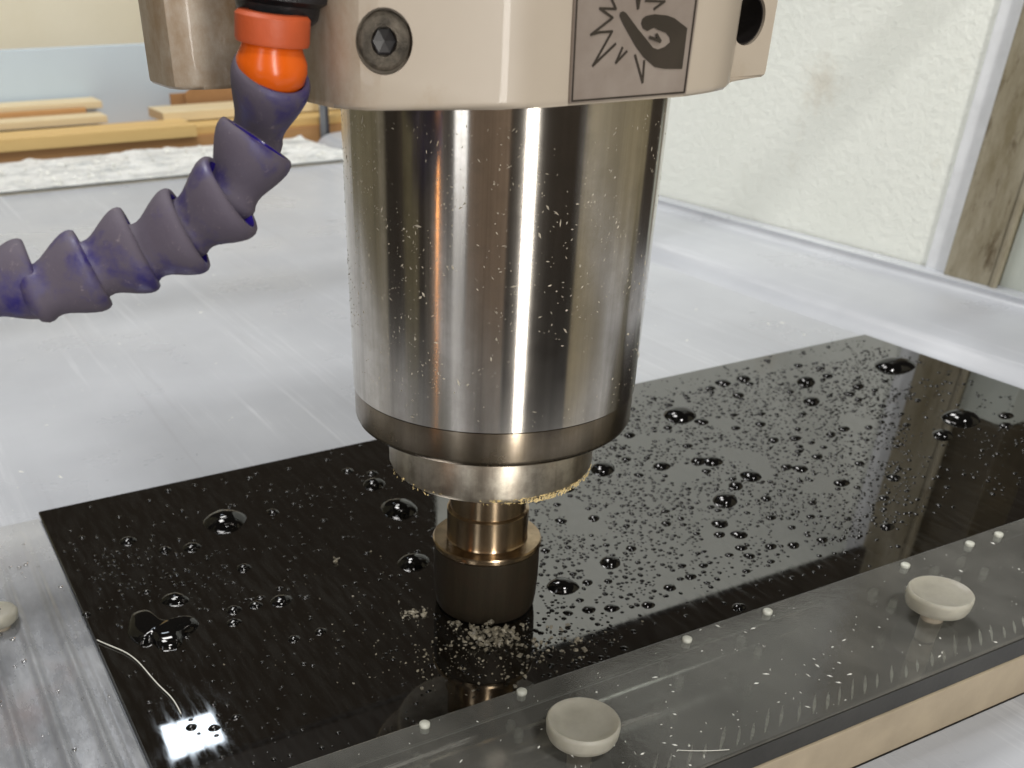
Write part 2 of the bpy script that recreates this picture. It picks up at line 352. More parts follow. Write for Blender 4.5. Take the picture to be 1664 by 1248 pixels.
strip_panel('dark_backdrop', -79, .70, .13, M_GANTRY, 'narrow dark board added at the left for a stripe on the steel', 'board')
strip_panel('backdrop', -64, .80, .17, M_BACK, 'narrow olive locker added left of the operator for a stripe on the steel', 'backdrop')
strip_panel('brown_backdrop', -8, 1.45, .70, M_BACKB, 'brown backdrop panel added behind the operator for a brown band on the steel', 'backdrop panel')  # added panel, mirrored as the brown band on the steel
# ------------------------------------------------------------------ black plate
plate = obj('black_glass_plate', box_bm(-.1203, .3286, -.0513, .138, -.0038, 0, .0004, 1), M_BLACK)
tag(plate, 'glossy black glass plate wet with droplets under the grinding wheel', 'glass plate')

# ------------------------------------------------------------------ spindle
sp = empty('spindle', (0, 0, 0)); tag(sp, 'large polished steel spindle hanging below the cream clamp', 'spindle')
R = .040
obj('housing', lathe_bm([(.0, .24), (R, .24), (R, .0752), (R - .0002, .0750)], 160), M_CHROME, sp, True, 30)
obj('lower_ring', lathe_bm([(R - .0006, .0750), (R - .0003, .0748), (R - .0002, .0672), (R - .0007, .0660), (R - .0018, .0652), (.028, .0650)], 160), M_RING, sp, True, 40)
nut = obj('nut', lathe_bm([(.0300, .0655), (.0302, .0650), (.0303, .0520), (.0298, .0508), (.0288, .0500), (.010, .0498)], 128), M_NUT, sp, True, 40)
bit = empty('grinding_wheel', (0, 0, 0)); tag(bit, 'bronze coloured grinding wheel with flange touching the black plate', 'grinding wheel')
obj('shaft', lathe_bm([(.0118, .0505), (.0118, .0352), (.0124, .0350), (.0128, .0346), (.0127, .0256), (.0129, .0248), (.0131, .0246)], 96), M_SHAFT, bit, True, 35)
obj('flange', lathe_bm([(.0125, .0248), (.0168, .0246), (.0172, .0242), (.0173, .0232), (.0169, .0226), (.0150, .0225)], 96), M_SHAFT, bit, True, 35)
obj('abrasive_rim', lathe_bm([(.0160, .0230), (.0168, .0222), (.0169, .0120), (.0166, .0050), (.0162, .0018), (.0156, .0006), (.0, .0004)], 96), M_WHEEL, bit, True, 35)
# specks of residue stuck to the steel
def shard(bm, P, n, s, flat=.3):
    t = n.orthogonal().normalized(); t.rotate(Matrix.Rotation(random.uniform(0, 6.28), 3, n)); b = n.cross(t)
    l = s * random.uniform(.6, 1.8); w = s * random.uniform(.25, .6); h = s * flat
    vs = [P + t * l * a + b * w * c + n * (h * d) + t * random.uniform(-.2, .2) * s for a, c, d in ((-1, -.4, 0), (.2, -1, 0), (1, .1, 0), (-.1, 1, 0), (random.uniform(-.3, .3), 0, 1))]
    v = [bm.verts.new(q) for q in vs]
    for i in range(4): bm.faces.new((v[i], v[(i + 1) % 4], v[4]))
bm = bmesh.new()
for i in range(1700):
    az = random.gauss(15, 58) if random.random() < .6 else random.uniform(-110, -10)
    n = azdir(az / 1.0); 
    z = .076 + .068 * (random.random() ** .8)
    cl = noise.noise(Vector((az * .05, z * 60, 3)))
    if cl < -.12: continue
    shard(bm, n * R + Vector((0, 0, z)), n, random.uniform(.00012, .00034) * (1.9 if random.random() < .09 else 1), .35)
o = obj('residue_specks', bm, plain('dull specks', srgb(172, 164, 148), .6, .3, 300), sp); o['kind'] = 'stuff'
bm = bmesh.new()
for i in range(420):   # chalky scale at the nut's lower edge
    az = random.gauss(38, 20) if random.random() < .75 else random.uniform(-70, 80); n = azdir(az)
    z = .0500 + abs(random.gauss(0, .0011 if az > 15 else .0022)); shard(bm, n * .0301 + Vector((0, 0, z)), n, random.uniform(.0002, .0005), .5)
o = obj('chalky_scale', bm, plain('chalky scale', srgb(200, 180, 130), .8, .2, 200), sp); o['kind'] = 'stuff'

# ------------------------------------------------------------------ cream clamp casting
clamp = empty('spindle_clamp', (0, 0, .149)); tag(clamp, 'cream enamelled clamp block gripping the top of the spindle', 'clamp')
mm = lambda L: [(x / 1000, y / 1000) for x, y in L]
poly = mm([(-76, 41), (-76, 26), (-75, 22.5), (-72.5, 20.5), (-69, 20), (-57.2, 20), (-57.2, -28), (-56.6, -32), (-54.5, -35.6), (-51.5, -38), (-30.5, -48.6), (-27, -49.8), (-24, -50.2), (13, -50.6), (21, -49.6), (28, -46.5), (33, -42), (36.5, -37.5), (40, -33), (43, -31.6), (54, -31), (55, 41)])
bm = prism_bm(poly, .149, .235)
es = [e for e in bm.edges if all(abs(v.co.z - .149) < 1e-5 for v in e.verts)]
bmesh.ops.bevel(bm, geom=es, offset=.0014, segments=3, affect='EDGES', profile=.6)
bmesh.ops.translate(bm, vec=(0, 0, -.149), verts=bm.verts)
body = obj('casting', bm, M_CAST, clamp)
# counterbores
def axis_M(P, n):
    q = n.to_track_quat('Z', 'Y').to_matrix().to_4x4(); q.translation = P; return q
chn = Vector((-(-48.6 + 38), -30.5 + 51.5, 0)).normalized(); chn = Vector((-abs(10.6), -21, 0)).normalized()
pd = Vector((-.0515, -.038, 0))
def hit_plane(px, py, P0, n):
    d = ray(px, py); return CO + d * ((P0 - CO).dot(n) / d.dot(n))
B1 = hit_plane(624, 68, pd, chn); B2 = hit_plane(1217, 32, Vector((0, -.0313, 0)), Vector((0, -1, 0)))
N2 = Vector((-.04, -1, 0)).normalized()
def cutter(P, n, r, depth):
    bmc = lathe_bm([(0, -depth), (r, -depth), (r, .004), (0, .004)], 48, axis_M(P, n)); bmesh.ops.translate(bmc, vec=(0, 0, -.149), verts=bmc.verts)
    bmesh.ops.recalc_face_normals(bmc, faces=bmc.faces)
    me = bpy.data.meshes.new('cut'); bmc.to_mesh(me); bmc.free(); c = bpy.data.objects.new('cut', me); COL.objects.link(c); c.location = (0, 0, .149); return c
cs = [cutter(B1, chn, .0054, .0035), cutter(B2, N2, .0050, .012)]
for c in cs:
    md = body.modifiers.new('b', 'BOOLEAN'); md.operation = 'DIFFERENCE'; md.object = c; md.solver = 'EXACT'
dg = bpy.context.evaluated_depsgraph_get(); nm = bpy.data.meshes.new_from_object(body.evaluated_get(dg))
body.modifiers.clear(); body.data = nm
for c in cs: bpy.data.objects.remove(c)
for p in nm.polygons: p.use_smooth = True
nm.set_sharp_from_angle(angle=math.radians(32))
# bolts
def bolt(P, n, r, inset, label):
    e = empty('socket_bolt', P - n * inset); tag(e, label, 'bolt', 'socket bolts in the cream clamp')
    Mx = axis_M(Vector((0, 0, 0)), n)
    h = .0022
    obj('bolt_head', lathe_bm([(r, -.001), (r, h - .0006), (r - .0005, h - .0001), (r - .001, h), (r * .50, h)], 48, Mx), M_BOLT, e, True, 35)
    obj('hex_socket', lathe_bm([(r * .50, h), (r * .46, h - .0003), (r * .44, h - .0018), (0, h - .0022)], 6, Mx), M_HOLE, e)
    return e
bolt(B1, chn, .0049, .0030, 'oily black socket bolt set in the front left of the cream clamp')
bolt(B2, N2, .0046, .0115, 'deeply recessed dark bolt at the right end of the cream clamp')
obj('bolt_recess', lathe_bm([(.00485, -.0118), (.00485, -.0010), (.0046, -.0010), (.0046, -.0118)], 48, axis_M(B2 - Vector((0, 0, .149)), N2)), M_HOLE, clamp, True, 35)  # liner tube added to darken the inside of the hole
# warning label
LY = -.0506
lab = empty('warning_label', (.01, LY, .16)); tag(lab, 'grey foil warning label with black crushed hand pictogram on the clamp', 'label')
def lp(px, py, off=.0004): return at(px, py, 'y', LY - off)
def z2(x, y): return (900 + x / 6.568, y / 6.568)
def flat(name, pts, off, th, mat, par=lab):
    bm = bmesh.new(); a = [bm.verts.new(lp(x, y, off) - par.location) for x, y in pts]; b = [bm.verts.new(v.co + Vector((0, th, 0))) for v in a]
    n = len(a)
    for t in tessellate_polygon([[Vector((v.co.x, v.co.z, 0)) for v in a]]):
        bm.faces.new([a[i] for i in t]); bm.faces.new([b[i] for i in t[::-1]])
    for i in range(n): bm.faces.new((a[i], b[i], b[(i + 1) % n], a[(i + 1) % n]))
    return obj(name, bm, mat, par)
BL, BR = z2(175, 1108), z2(1410, 1005); TL, TR = (936.5, -30), (1141, -40)
flat('foil', [BL, BR, TR, TL], .0006, .0007, M_LABEL)
def stroke(name, pts, w, off=.0008):
    bm = bmesh.new(); P = [lp(*q, off) - lab.location for q in pts]; w = w * .00013
    for a, b in zip(P, P[1:]):
        d = (b - a).normalized(); s = Vector((-d.z, 0, d.x)) * w; e = d * w * .6
        v = [bm.verts.new(q) for q in (a - s - e, a + s - e, b + s + e, b - s + e)]; f = bm.faces.new(v)
        off2 = random.uniform(0, .00002)
        for q in v: q.co.y -= off2
    r = bmesh.ops.extrude_face_region(bm, geom=list(bm.faces))
    for v in r['geom']:
        if isinstance(v, bmesh.types.BMVert): v.co.y += .00015
    return obj(name, bm, M_INK, lab)
stroke('printed_border', [(939.5, -30), z2(197, 1080), z2(1395, 985), (1137, -40)], 1.2)
stroke('printed_impact_star', [z2(*q) for q in ((600, -60), (665, 95), (495, 90), (630, 190), (400, 370), (490, 345), (625, 335), (420, 700), (660, 470))], 1.6)
stroke('printed_impact_star', [z2(*q) for q in ((735, 510), (665, 670), (780, 550))], 1.6)
stroke('printed_impact_star', [z2(*q) for q in ((870, 590), (950, 880), (968, 650))], 1.6)
stroke('printed_impact_star', [z2(*q) for q in ((885, -60), (902, 90), (925, -50))], 1.8)
stroke('printed_impact_star', [z2(*q) for q in ((985, 8), (1185, 15), (1075, 95))], 1.6)
flat('printed_hand', [z2(*q) for q in ((705, 170), (712, 135), (740, 120), (770, 135), (900, 310), (990, 420), (1060, 510), (1115, 530), (1190, 500), (1245, 450), (1240, 400), (1200, 350), (1120, 320), (1070, 295), (1000, 330), (955, 305), (935, 250), (950, 200), (990, 170), (1080, 152), (1210, 165), (1290, 195), (1425, 300), (1395, 545), (1370, 735), (1180, 735), (1080, 715), (960, 610), (880, 500), (800, 360), (735, 240))], .0008, .00015, M_INK)
stroke('printed_thumb_mark', [z2(*q) for q in ((1030, 400), (1140, 440), (1100, 370))], 2.0, .0011)

# ------------------------------------------------------------------ coolant hose
hose = empty('coolant_hose', deep(440, 40, .19)); tag(hose, 'dirty blue segmented coolant hose curving to the left from an orange fitting', 'hose')
HL = Vector(hose.location)
TO = -FW
def imdir(dx, dy, toward, rd): 
    rd = rd.normalized()
    v = (RT * dx - UP * dy).normalized(); v = (v - rd * v.dot(rd)).normalized(); return (v * math.cos(toward) - rd * math.sin(toward)).normalized()
outer = [(.0030, -.0136), (.0048, -.0128), (.0055, -.0116), (.0055, -.0106), (.0052, -.0098), (.0052, -.0088), (.0055, -.0077), (.0061, -.0064), (.0068, -.0050), (.0074, -.0036), (.0078, -.0024), (.0079, -.0015), (.0078, -.0007), (.0074, -.0001), (.0069, .0), (.0065, -.0002)]
inner = [(.0065, -.0002), (.0062, -.0008), (.0061, -.0020), (.0060, -.0040), (.0052, -.0060), (.0038, -.0070), (0, -.0072)]
segs = [((444, 113), (.24, -.97), .190, 1.0, .50, 1.33), ((419, 226), (.44, -.90), .188, .99, .05, 1.09), ((379, 315), (.80, -.60), .187, 1.03, .20, 1.03), ((309, 371), (.88, -.47), .188, 1.03, .14, .98),
        ((230, 402), (.90, -.43), .189, 1.03, .04, .99), ((152, 435), (.90, -.43), .190, .99, .02, 1.08), ((60, 450), (.96, -.27), .191, .95, .0, 1.12), ((-40, 464), (.97, -.22), .192, 1.0, .0, 1.0)]
for (c, d, dep, s, tw, ls) in segs:
    P = deep(*c, dep); n = imdir(d[0], d[1], tw, ray(*c)); Mx = axis_M(P - HL, n) @ Matrix.Diagonal((s, s, ls, 1))
    sg = obj('hose_segment', lathe_bm(outer, 56, Mx), M_HOSE, hose, True, 60)
    obj('socket', lathe_bm(inner, 56, Mx), M_HOSEIN, sg, True, 60)
# orange fitting
fn = imdir(.02, -1, .10, ray(440, 80)); P = deep(442, 84, .188)
Mx = axis_M(P - HL, fn)
fit = obj('orange_nozzle_ball', lathe_bm([(0, -.0085), (.004, -.0075), (.0064, -.0050), (.0070, -.0030), (.0069, -.0014), (.0060, .0006), (.0058, .0014)], 64, Mx), M_ORANGE, hose, True, 50)
bm = lathe_bm([(.0052, .0012), (.0068, .0013), (.0073, .0018), (.0074, .0066), (.0066, .0072), (.0045, .0073)], 6, Mx @ Matrix.Rotation(.35, 4, 'Z'))
bm2 = lathe_bm([(.0056, .0012), (.0070, .0014), (.0072, .002), (.0072, .0058), (.0066, .0064), (.0045, .0065)], 64, Mx)
bm.free(); obj('orange_collar', bm2, M_ORANGE2, hose, True, 35)
vl = empty('valve', HL + fn * .008); tag(vl, 'black valve body above the orange fitting at the top edge', 'valve')
V0 = deep(440, 22, .19)
wchild('valve_body', lathe_bm([(0, -.001), (.0070, -.001), (.0080, .0), (.0085, .002), (.0110, .003), (.0115, .006), (.0115, .03), (0, .03)], 40, axis_M(deep(452, 24, .190), fn)), M_DARKFIT, vl, smooth=True, sharp=35)
wchild('valve_lever', lathe_bm([(0, -.012), (.0045, -.0115), (.0055, -.009), (.0055, .02), (0, .02)], 32, axis_M(deep(480, 6, .197), RT)), M_DARKFIT, vl, smooth=True, sharp=35)

# ------------------------------------------------------------------ front acrylic slab, board, buttons
SZ0, SZ1 = -.0028, .005
M_EDGE = plain('sawn acrylic edge', (.022, .021, .018, 1), .35, .3, 60, bump=.2)
slab = obj('acrylic_clamp_bar', box_bm(-.60, .60, -.1017, -.0518, SZ0, SZ1, .0006), M_ACR); tag(slab, 'clear acrylic bar along the front edge of the black plate', 'acrylic bar')
obj('sawn_edge', box_bm(-.60, .60, -.1021, -.10175, SZ0, SZ1 - .0007), M_EDGE, slab)
o = obj('rubber_mat', box_bm(-.60, .60, -.1012, -.0520, -.0036, -.0031), M_MAT); tag(o, 'dark grey mat under the clear acrylic bar', 'mat')
bm = bmesh.new()
x = -.115
while x < .40:                       # dried coolant smears in a comb along the mat's front
    w = random.uniform(.0022, .0038); y0 = -.0930 + random.uniform(-.0005, .0005); L = random.uniform(.004, .008)
    n = 7; pts = []
    for k in range(n):
        t = k / (n - 1); cx = x + w * .5 + t * L * 1.2; cy = y0 + t * L; hw = w * .55 * math.sin(math.pi * (.04 + .92 * t)) + .0001
        pts.append((bm.verts.new((cx - hw, cy, -.00305)), bm.verts.new((cx + hw, cy - hw * .5, -.00305)), bm.verts.new((cx, cy, -.0029 + .0002))))
    for a, b in zip(pts, pts[1:]): bm.faces.new((a[0], a[2], b[2], b[0])); bm.faces.new((a[2], a[1], b[1], b[2]))
    x += random.uniform(.0048, .0062)
o = obj('coolant_smears', bm, plain('dried smear', srgb(160, 160, 150), .5, .5, 700)); tag(o, 'pale dried smears in a comb along the mat edge', 'residue', kind='stuff')
o = obj('front_board', box_bm(-.60, 1.2, -.1022, -.0975, -.0214, -.0037, .0006), M_BEIGE); tag(o, 'beige board edge below the clear acrylic bar', 'board')
def button(u, v, label, tilt=0):
    e = empty('nylon_thumbscrew', (u, v, SZ0)); tag(e, label, 'thumbscrew', 'milky nylon thumbscrews in the clamp bars')
    Mx = Matrix.Translation((0, 0, .0174)) @ Matrix.Rotation(tilt, 4, 'X')
    obj('screw_head', lathe_bm([(0, -.0010), (.0050, -.0010), (.0070, -.0007), (.0082, .0000), (.0090, .0004), (.0094, .0), (.0095, -.0010), (.0093, -.0034), (.0088, -.0048), (.0074, -.0056), (.0036, -.0059)], 72, Mx), M_NYLON, e, True, 60)
    obj('stem', lathe_bm([(.0034, .0122), (.0033, .006), (.0031, .002), (.0030, .0004), (0, .0003)], 32), M_STEM, e, True, 50)
button(.1128, -.0818, 'milky nylon thumbscrew in the front acrylic bar at right')
button(-.0193, -.0812, 'milky nylon thumbscrew in the front acrylic bar at bottom centre')
for (px, py, lb) in ((690, 1174, 'leftmost white pin at the back edge of the acrylic bar'), (848, 1121, 'white pin behind the bottom centre thumbscrew'), (1117, 1036, 'third white pin along the acrylic bar'), (1248, 991, 'fourth white pin along the acrylic bar'), (1472, 916, 'white pin directly above the right thumbscrew'), (1577, 881, 'white pin right of the right thumbscrew, left of a pair'), (1624, 866, 'rightmost white pin, right of a pair')):
    P = at(px, py, 'z', SZ1 + .0012)
    o = obj('white_pin', lathe_bm([(0, .0002), (.0012, .0), (.0015, -.0003), (.0015, -.0012), (.0013, -.0014), (.0012, -.0032), (0, -.0032)], 20, Matrix.Translation((0, 0, 0))), M_PIN, None, True, 50)
    o.location = P; tag(o, lb, 'pin', 'small white pins along the acrylic bar')

# ------------------------------------------------------------------ left clamp bar (ridged)
prof = []
xs = [-.1208 - i * .0004 for i in range(420)]
for x in xs:
    d = -.1208 - x; z = .0012 * min(1, (d / .003) ** .5) - .0008
    if d > .004: z += .0019 * (max(0, math.sin((d - .004) / .0105 * 2 * math.pi - .8)) ** 3) - .0002
    prof.append((x, z))
prof = [(-.1205, -.0039)] + prof + [(prof[-1][0], -.0039)]
bm = extr_y(prof, -.26, .1375, 60)
for v in bm.verts:
    f = max(0, min(1, (.13 - v.co.y) / .09)); base = -.0039
    if v.co.z > base + 1e-4:
        ridge = v.co.z; v.co.z = (.0002) * (1 - f) + ridge * f + .00035 * noise.noise(Vector((v.co.x * 160, v.co.y * 30, 0))) - (1 - f) * .003 * max(0, (v.co.y - .10) / .0375)
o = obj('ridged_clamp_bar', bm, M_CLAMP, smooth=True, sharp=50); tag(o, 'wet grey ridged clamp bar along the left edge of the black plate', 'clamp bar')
e = empty('nylon_thumbscrew', at(2, 1020, 'z', .0)); tag(e, 'milky nylon thumbscrew on the ridged bar at the left edge', 'thumbscrew', 'milky nylon thumbscrews in the clamp bars')
obj('screw_head', lathe_bm([(0, .0070), (.0045, .0069), (.0058, .0064), (.0064, .0054), (.0062, .0036), (.0050, .0024), (.003, .002)], 64), M_NYLON, e, True, 60)
obj('stem', lathe_bm([(.003, .0025), (.003, -.002), (0, -.002)], 32), M_STEM, e, True, 50)
o = obj('slot_mark', box_bm(-.0022, .0016, -.0004, .0002, .0069, .0073, .0001), plain('brown slot', srgb(96, 70, 60), .6), e); o.rotation_euler = (0, 0, -.4)

# ------------------------------------------------------------------ water
def drop_mesh(k):
    random.seed(100 + k); bm = bmesh.new(); n = 22; rings = 7; a0 = random.random() * 6
    ht = random.uniform(.46, .60); rs = []
    for j in range(rings + 1):
        t = j / rings; ang = t * math.radians(72); r = math.sin(ang) / math.sin(math.radians(72)); z = ht * (math.cos(ang) - math.cos(math.radians(72))) / (1 - math.cos(math.radians(72)))
        if j == 0: rs.append([bm.verts.new((0, 0, z))]); continue
        rs.append([bm.verts.new((r * math.cos(2 * math.pi * i / n) * (1 + .10 * math.sin(2 * (2 * math.pi * i / n) + a0) + .05 * math.sin(3 * 2 * math.pi * i / n + a0 * 2)),
                                 r * math.sin(2 * math.pi * i / n) * (1 + .07 * math.cos(3 * 2 * math.pi * i / n + a0)), z)) for i in range(n)])
    for a, b in zip(rs, rs[1:]):
        for i in range(n):
            j = (i + 1) % n
            if len(a) == 1: bm.faces.new((a[0], b[i], b[j]))
            else: bm.faces.new((a[i], b[i], b[j], a[j]))
    me = bpy.data.meshes.new('water_droplet'); bmesh.ops.recalc_face_normals(bm, faces=bm.faces); bm.to_mesh(me); bm.free()
    for p in me.polygons: p.use_smooth = True
    me.materials.append(M_DROP); return me
DM = [drop_mesh(k) for k in range(6)]
random.seed(21)
placed = []
def drop(P, rx, ry, label, i=None, rot=None):
    o = bpy.data.objects.new('water_droplet', DM[random.randrange(6) if i is None else i]); COL.objects.link(o)
    o.location = (P.x, P.y, .0); s = (rx + ry) * .5
    o.scale = (rx, ry, s * random.uniform(.85, 1.1)); o.rotation_euler = (0, 0, -.45 if rot is None else rot)
    tag(o, label, 'droplet', 'water droplets beading on the black plate'); placed.append((P.x, P.y, max(rx, ry))); return o
# (px, py, half width px, label)
big = [(366, 843, 34, 'large oval droplet at upper left of the black plate'), (648, 824, 29, 'large droplet just below left of the spindle ring'), (672, 911, 25, 'large droplet beside the left side of the grinding wheel'),
 (1453, 591, 29, 'large bright topped droplet near the far corner of the plate'), (1106, 671, 27, 'long flat droplet right of the spindle'), (1562, 677, 27, 'largest droplet in the dark area at the right'),
 (1179, 811, 20, 'droplet with a bright cap in the middle of the grey reflection'), (980, 760, 20, 'oval droplet at the right edge of the spindle nut'), (914, 950, 23, 'droplet in front of the grinding wheel on its right'),
 (1532, 705, 16, 'smaller droplet below the largest one in the dark area'), (1220, 772, 16, 'droplet above the bright capped one'), (1157, 748, 15, 'droplet in a close pair above the middle of the plate'),
 (1075, 756, 13, 'isolated round droplet right of the nut'), (1170, 849, 14, 'droplet below the bright capped one'), (1201, 867, 13, 'rounded droplet low in the grey reflection'),
 (992, 912, 17, 'dark oval droplet right of the grinding wheel'), (1310, 619, 15, 'flat droplet near the top edge of the grey reflection'), (1319, 651, 13, 'droplet below the flat one near the top edge'),
 (1140, 684, 11, 'small round droplet touching the long flat one'), (608, 785, 17, 'droplet in the shade left of the nut'), (208, 878, 13, 'small droplet at the far left of the plate'),
 (312, 888, 14, 'droplet near the dark patch at left'), (284, 972, 20, 'droplet with a pale cap above the spilled pool'), (457, 974, 17, 'round droplet right of the pale capped one'),
 (268, 893, 10, None), (380, 990, 12, None), (380, 1010, 11, None), (415, 982, 10, None), (396, 922, 11, None), (443, 831, 10, None), (521, 1025, 10, None), (478, 1037, 10, None), (1175, 621, 12, None), (1208, 614, 12, None), (1200, 641, 10, None),
 (1300, 760, 12, None), (1278, 758, 9, None), (1367, 783, 12, None), (1634, 674, 11, None), (1634, 690, 10, None), (1452, 775, 11, None), (1437, 808, 9, None), (1245, 809, 9, None), (1252, 887, 9, None), (1135, 748, 12, None), (1196, 788, 12, None),
 (1236, 688, 9, None), (1292, 711, 9, None), (1257, 714, 9, None), (1371, 696, 9, None), (1345, 610, 8, None), (1394, 627, 9, None), (1380, 639, 9, None), (1204, 889, 9, None), (565, 764, 9, None), (605, 768, 8, None), (1053, 982, 10, None), (1026, 890, 9, None), (1328, 741, 9, None), (348, 1182, 9, None), (311, 1181, 9, None), (1122, 936, 9, None)]
for px, py, hw, lb in big:
    P = at(px, py + hw * .12, 'z', 0); k = hw * (P - CO).dot(FW) / FPX
    lab_ = lb or 'small clear water droplet beading on the black glass plate'
    drop(P, k * 1.08, k * .95, lab_, rot=random.uniform(-.7, -.2))
def px_of(P):
    d = P - CO; z = d.dot(FW); return (PX + FPX * d.dot(RT) / z, PY - FPX * d.dot(UP) / z)
def free(x, y, r): return all((x - a) ** 2 + (y - b) ** 2 > (r + c) ** 2 * 1.05 for a, b, c in placed)
def dens(x, y):
    px, py = px_of(Vector((x, y, 0)))
    d = .10
    if px > 850: d = 1.0
    if px > 1480: d = .12
    if px < 700 and py < 900: d = .09
    if 150 < px < 400 and 890 < py < 990: d = .4
    if y > .118: d *= .15
    if px > 1000 and y < -.028: d *= .06
    return d
count = 0; tries = 0
while count < 239 and tries < 20000:
    tries += 1
    x = random.uniform(-.118, .31); y = random.uniform(-.045, .134); px, py = px_of(Vector((x, y, 0)))
    if not (-10 < px < 1674 and py < 1255) or math.hypot(x, y) < .020: continue
    if random.random() > max(dens(x, y), .34 if px < 850 else 0): continue
    r = random.choice((.0010, .0012, .0013, .0015, .0017, .0021)) * random.uniform(.9, 1.15) * (1 if px > 850 else .56)
    if not free(x, y, r * 1.3): continue
    drop(Vector((x, y, 0)), r * 1.1, r * .92, 'small clear water droplet beading on the black glass plate'); count += 1
# fine mist of beads, one object
bm = bmesh.new(); n = 0; tries = 0
grid = {}
while n < 4600 and tries < 120000:
    tries += 1
    x = random.uniform(-.118, .32); y = random.uniform(-.048, .136)
    if math.hypot(x, y) < .0175 or random.random() > dens(x, y): continue
    px, py = px_of(Vector((x, y, 0)))
    if not (-10 < px < 1674 and py < 1255): continue
    if noise.noise(Vector((x * 55, y * 55, 5))) < -.25: continue
    r = .00034 + .00078 * random.random() ** 1.7
    if px < 850: r *= .8
    if any((x - a) ** 2 + (y - b) ** 2 < (r + c) ** 2 * 1.1 for a, b, c in placed if c > .0011): continue
    key = (int(x / .0012), int(y / .0012))
    if any((x - a) ** 2 + (y - b) ** 2 < (r + c) ** 2 * 1.2 for i in (-1, 0, 1) for j in (-1, 0, 1) for a, b, c in grid.get((key[0] + i, key[1] + j), ())): continue
    grid.setdefault(key, []).append((x, y, r))
    k = 8; a0 = random.random(); e = random.uniform(.8, 1.25)
    base = [bm.verts.new((x + r * e * math.cos(a0 + 6.2832 * i / k), y + r / e * math.sin(a0 + 6.2832 * i / k), .00002)) for i in range(k)]
    mid = [bm.verts.new((x + .72 * r * e * math.cos(a0 + 6.2832 * i / k), y + .72 * r / e * math.sin(a0 + 6.2832 * i / k), r * .30)) for i in range(k)]
    top = bm.verts.new((x, y, r * .46))
    for i in range(k):
        j = (i + 1) % k; bm.faces.new((base[i], base[j], mid[j], mid[i])); bm.faces.new((mid[i], mid[j], top))
    n += 1
o = obj('fine_water_beads', bm, M_DROP, None, True); tag(o, 'fine mist of tiny water beads covering the black plate', 'water', kind='stuff')
# spilled pool: irregular flat shape at the left
def pool(name, pts, h, label):
    P = [at(px, py, 'z', 0) for px, py in pts]; c = sum(P, Vector()) / len(P)
    ring = [(p.x, p.y) for p in P]; n = len(ring); sm = []
    for i in range(n):
        p0, p1, p2, p3 = ring[i - 1], ring[i], ring[(i + 1) % n], ring[(i + 2) % n]
        for j in range(5):
            t = j / 5; sm.append(tuple(.5 * ((2 * p1[q]) + (-p0[q] + p2[q]) * t + (2 * p0[q] - 5 * p1[q] + 4 * p2[q] - p3[q]) * t * t + (-p0[q] + 3 * p1[q] - 3 * p2[q] + p3[q]) * t ** 3) for q in (0, 1)))
    bm = bmesh.new(); prev = None
    for s, z in ((1, .00003), (.97, h * .30), (.91, h * .55), (.82, h * .76), (.70, h * .90), (.5, h * .98), (.25, h)):
        cur = [bm.verts.new((c.x + (x - c.x) * s, c.y + (y - c.y) * s, z)) for x, y in sm]
        if prev:
            for i in range(len(sm)): bm.faces.new((prev[i], prev[(i + 1) % len(sm)], cur[(i + 1) % len(sm)], cur[i]))
        prev = cur
    bm.faces.new(prev); o = obj(name, bm, M_DROP, None, True); tag(o, label, 'water'); return o
pool('water_pool', [(208, 1020), (214, 1000), (235, 994), (250, 1003), (262, 1012), (285, 1015), (300, 1008), (318, 1006), (322, 1018), (300, 1034), (292, 1050), (262, 1056), (246, 1044), (228, 1048), (210, 1036)], .0026, 'irregular spilled pool of water at the left of the black plate')
# droplet hanging on the plate's left edge
o = drop(at(140, 999, 'z', 0), .0013, .0013, 'dark droplet sitting right on the left edge of the plate'); o.location.z = .0002

# ------------------------------------------------------------------ chips, flakes, fibre
def chunk(bm, P, s):
    r = bmesh.ops.create_icosphere(bm, subdivisions=1, radius=s)
    sx, sy, sz = random.uniform(.6, 1.4), random.uniform(.5, 1.1), random.uniform(.4, .9); R3 = Matrix.Rotation(random.uniform(0, 6), 3, 'Z')
    for v in r['verts']:
        q = v.co * random.uniform(.35, 1.6); q = Vector((q.x * sx, q.y * sy, q.z * sz)); q = R3 @ q; v.co = q + P
bm = bmesh.new()
clusters = [(800, 1034, 36, 17, 170, .0010), (800, 1045, 60, 14, 80, .0006), (670, 998, 17, 8, 60, .0006), (740, 1012, 14, 7, 50, .00065), (855, 1020, 7, 5, 8, .0008), (936, 1044, 9, 5, 12, .0006), (545, 912, 6, 5, 8, .0006), (880, 1072, 10, 8, 8, .0006), (850, 1098, 4, 4, 5, .0006), (690, 1060, 90, 45, 90, .00034), (800, 1080, 110, 34, 110, .00045), (900, 1050, 50, 22, 30, .0007), (620, 960, 120, 60, 30, .00025), (950, 1040, 80, 25, 30, .00035), (520, 1040, 170, 60, 60, .0002)]
for px, py, sx, sy, n, s in clusters:
    for i in range(n):
        a, b = px + random.gauss(0, sx * .55), py + random.gauss(0, sy * .6); P = at(a, b, 'z', 0)
        if math.hypot(P.x, P.y) < .017 or P.y < -.050: continue
        q = s * random.choice((.3, .4, .5, .7, .9, 1.3)); P.z = q * random.uniform(.2, 2.4) if n > 100 else q * random.uniform(.3, 1.2)
        chunk(bm, P, q)
o = obj('glass_chips', bm, M_CHIP); tag(o, 'pale heap of ground glass chips scattered in front of the grinding wheel', 'glass chips', kind='stuff')
bm = bmesh.new(); up = Vector((0, 0, 1))
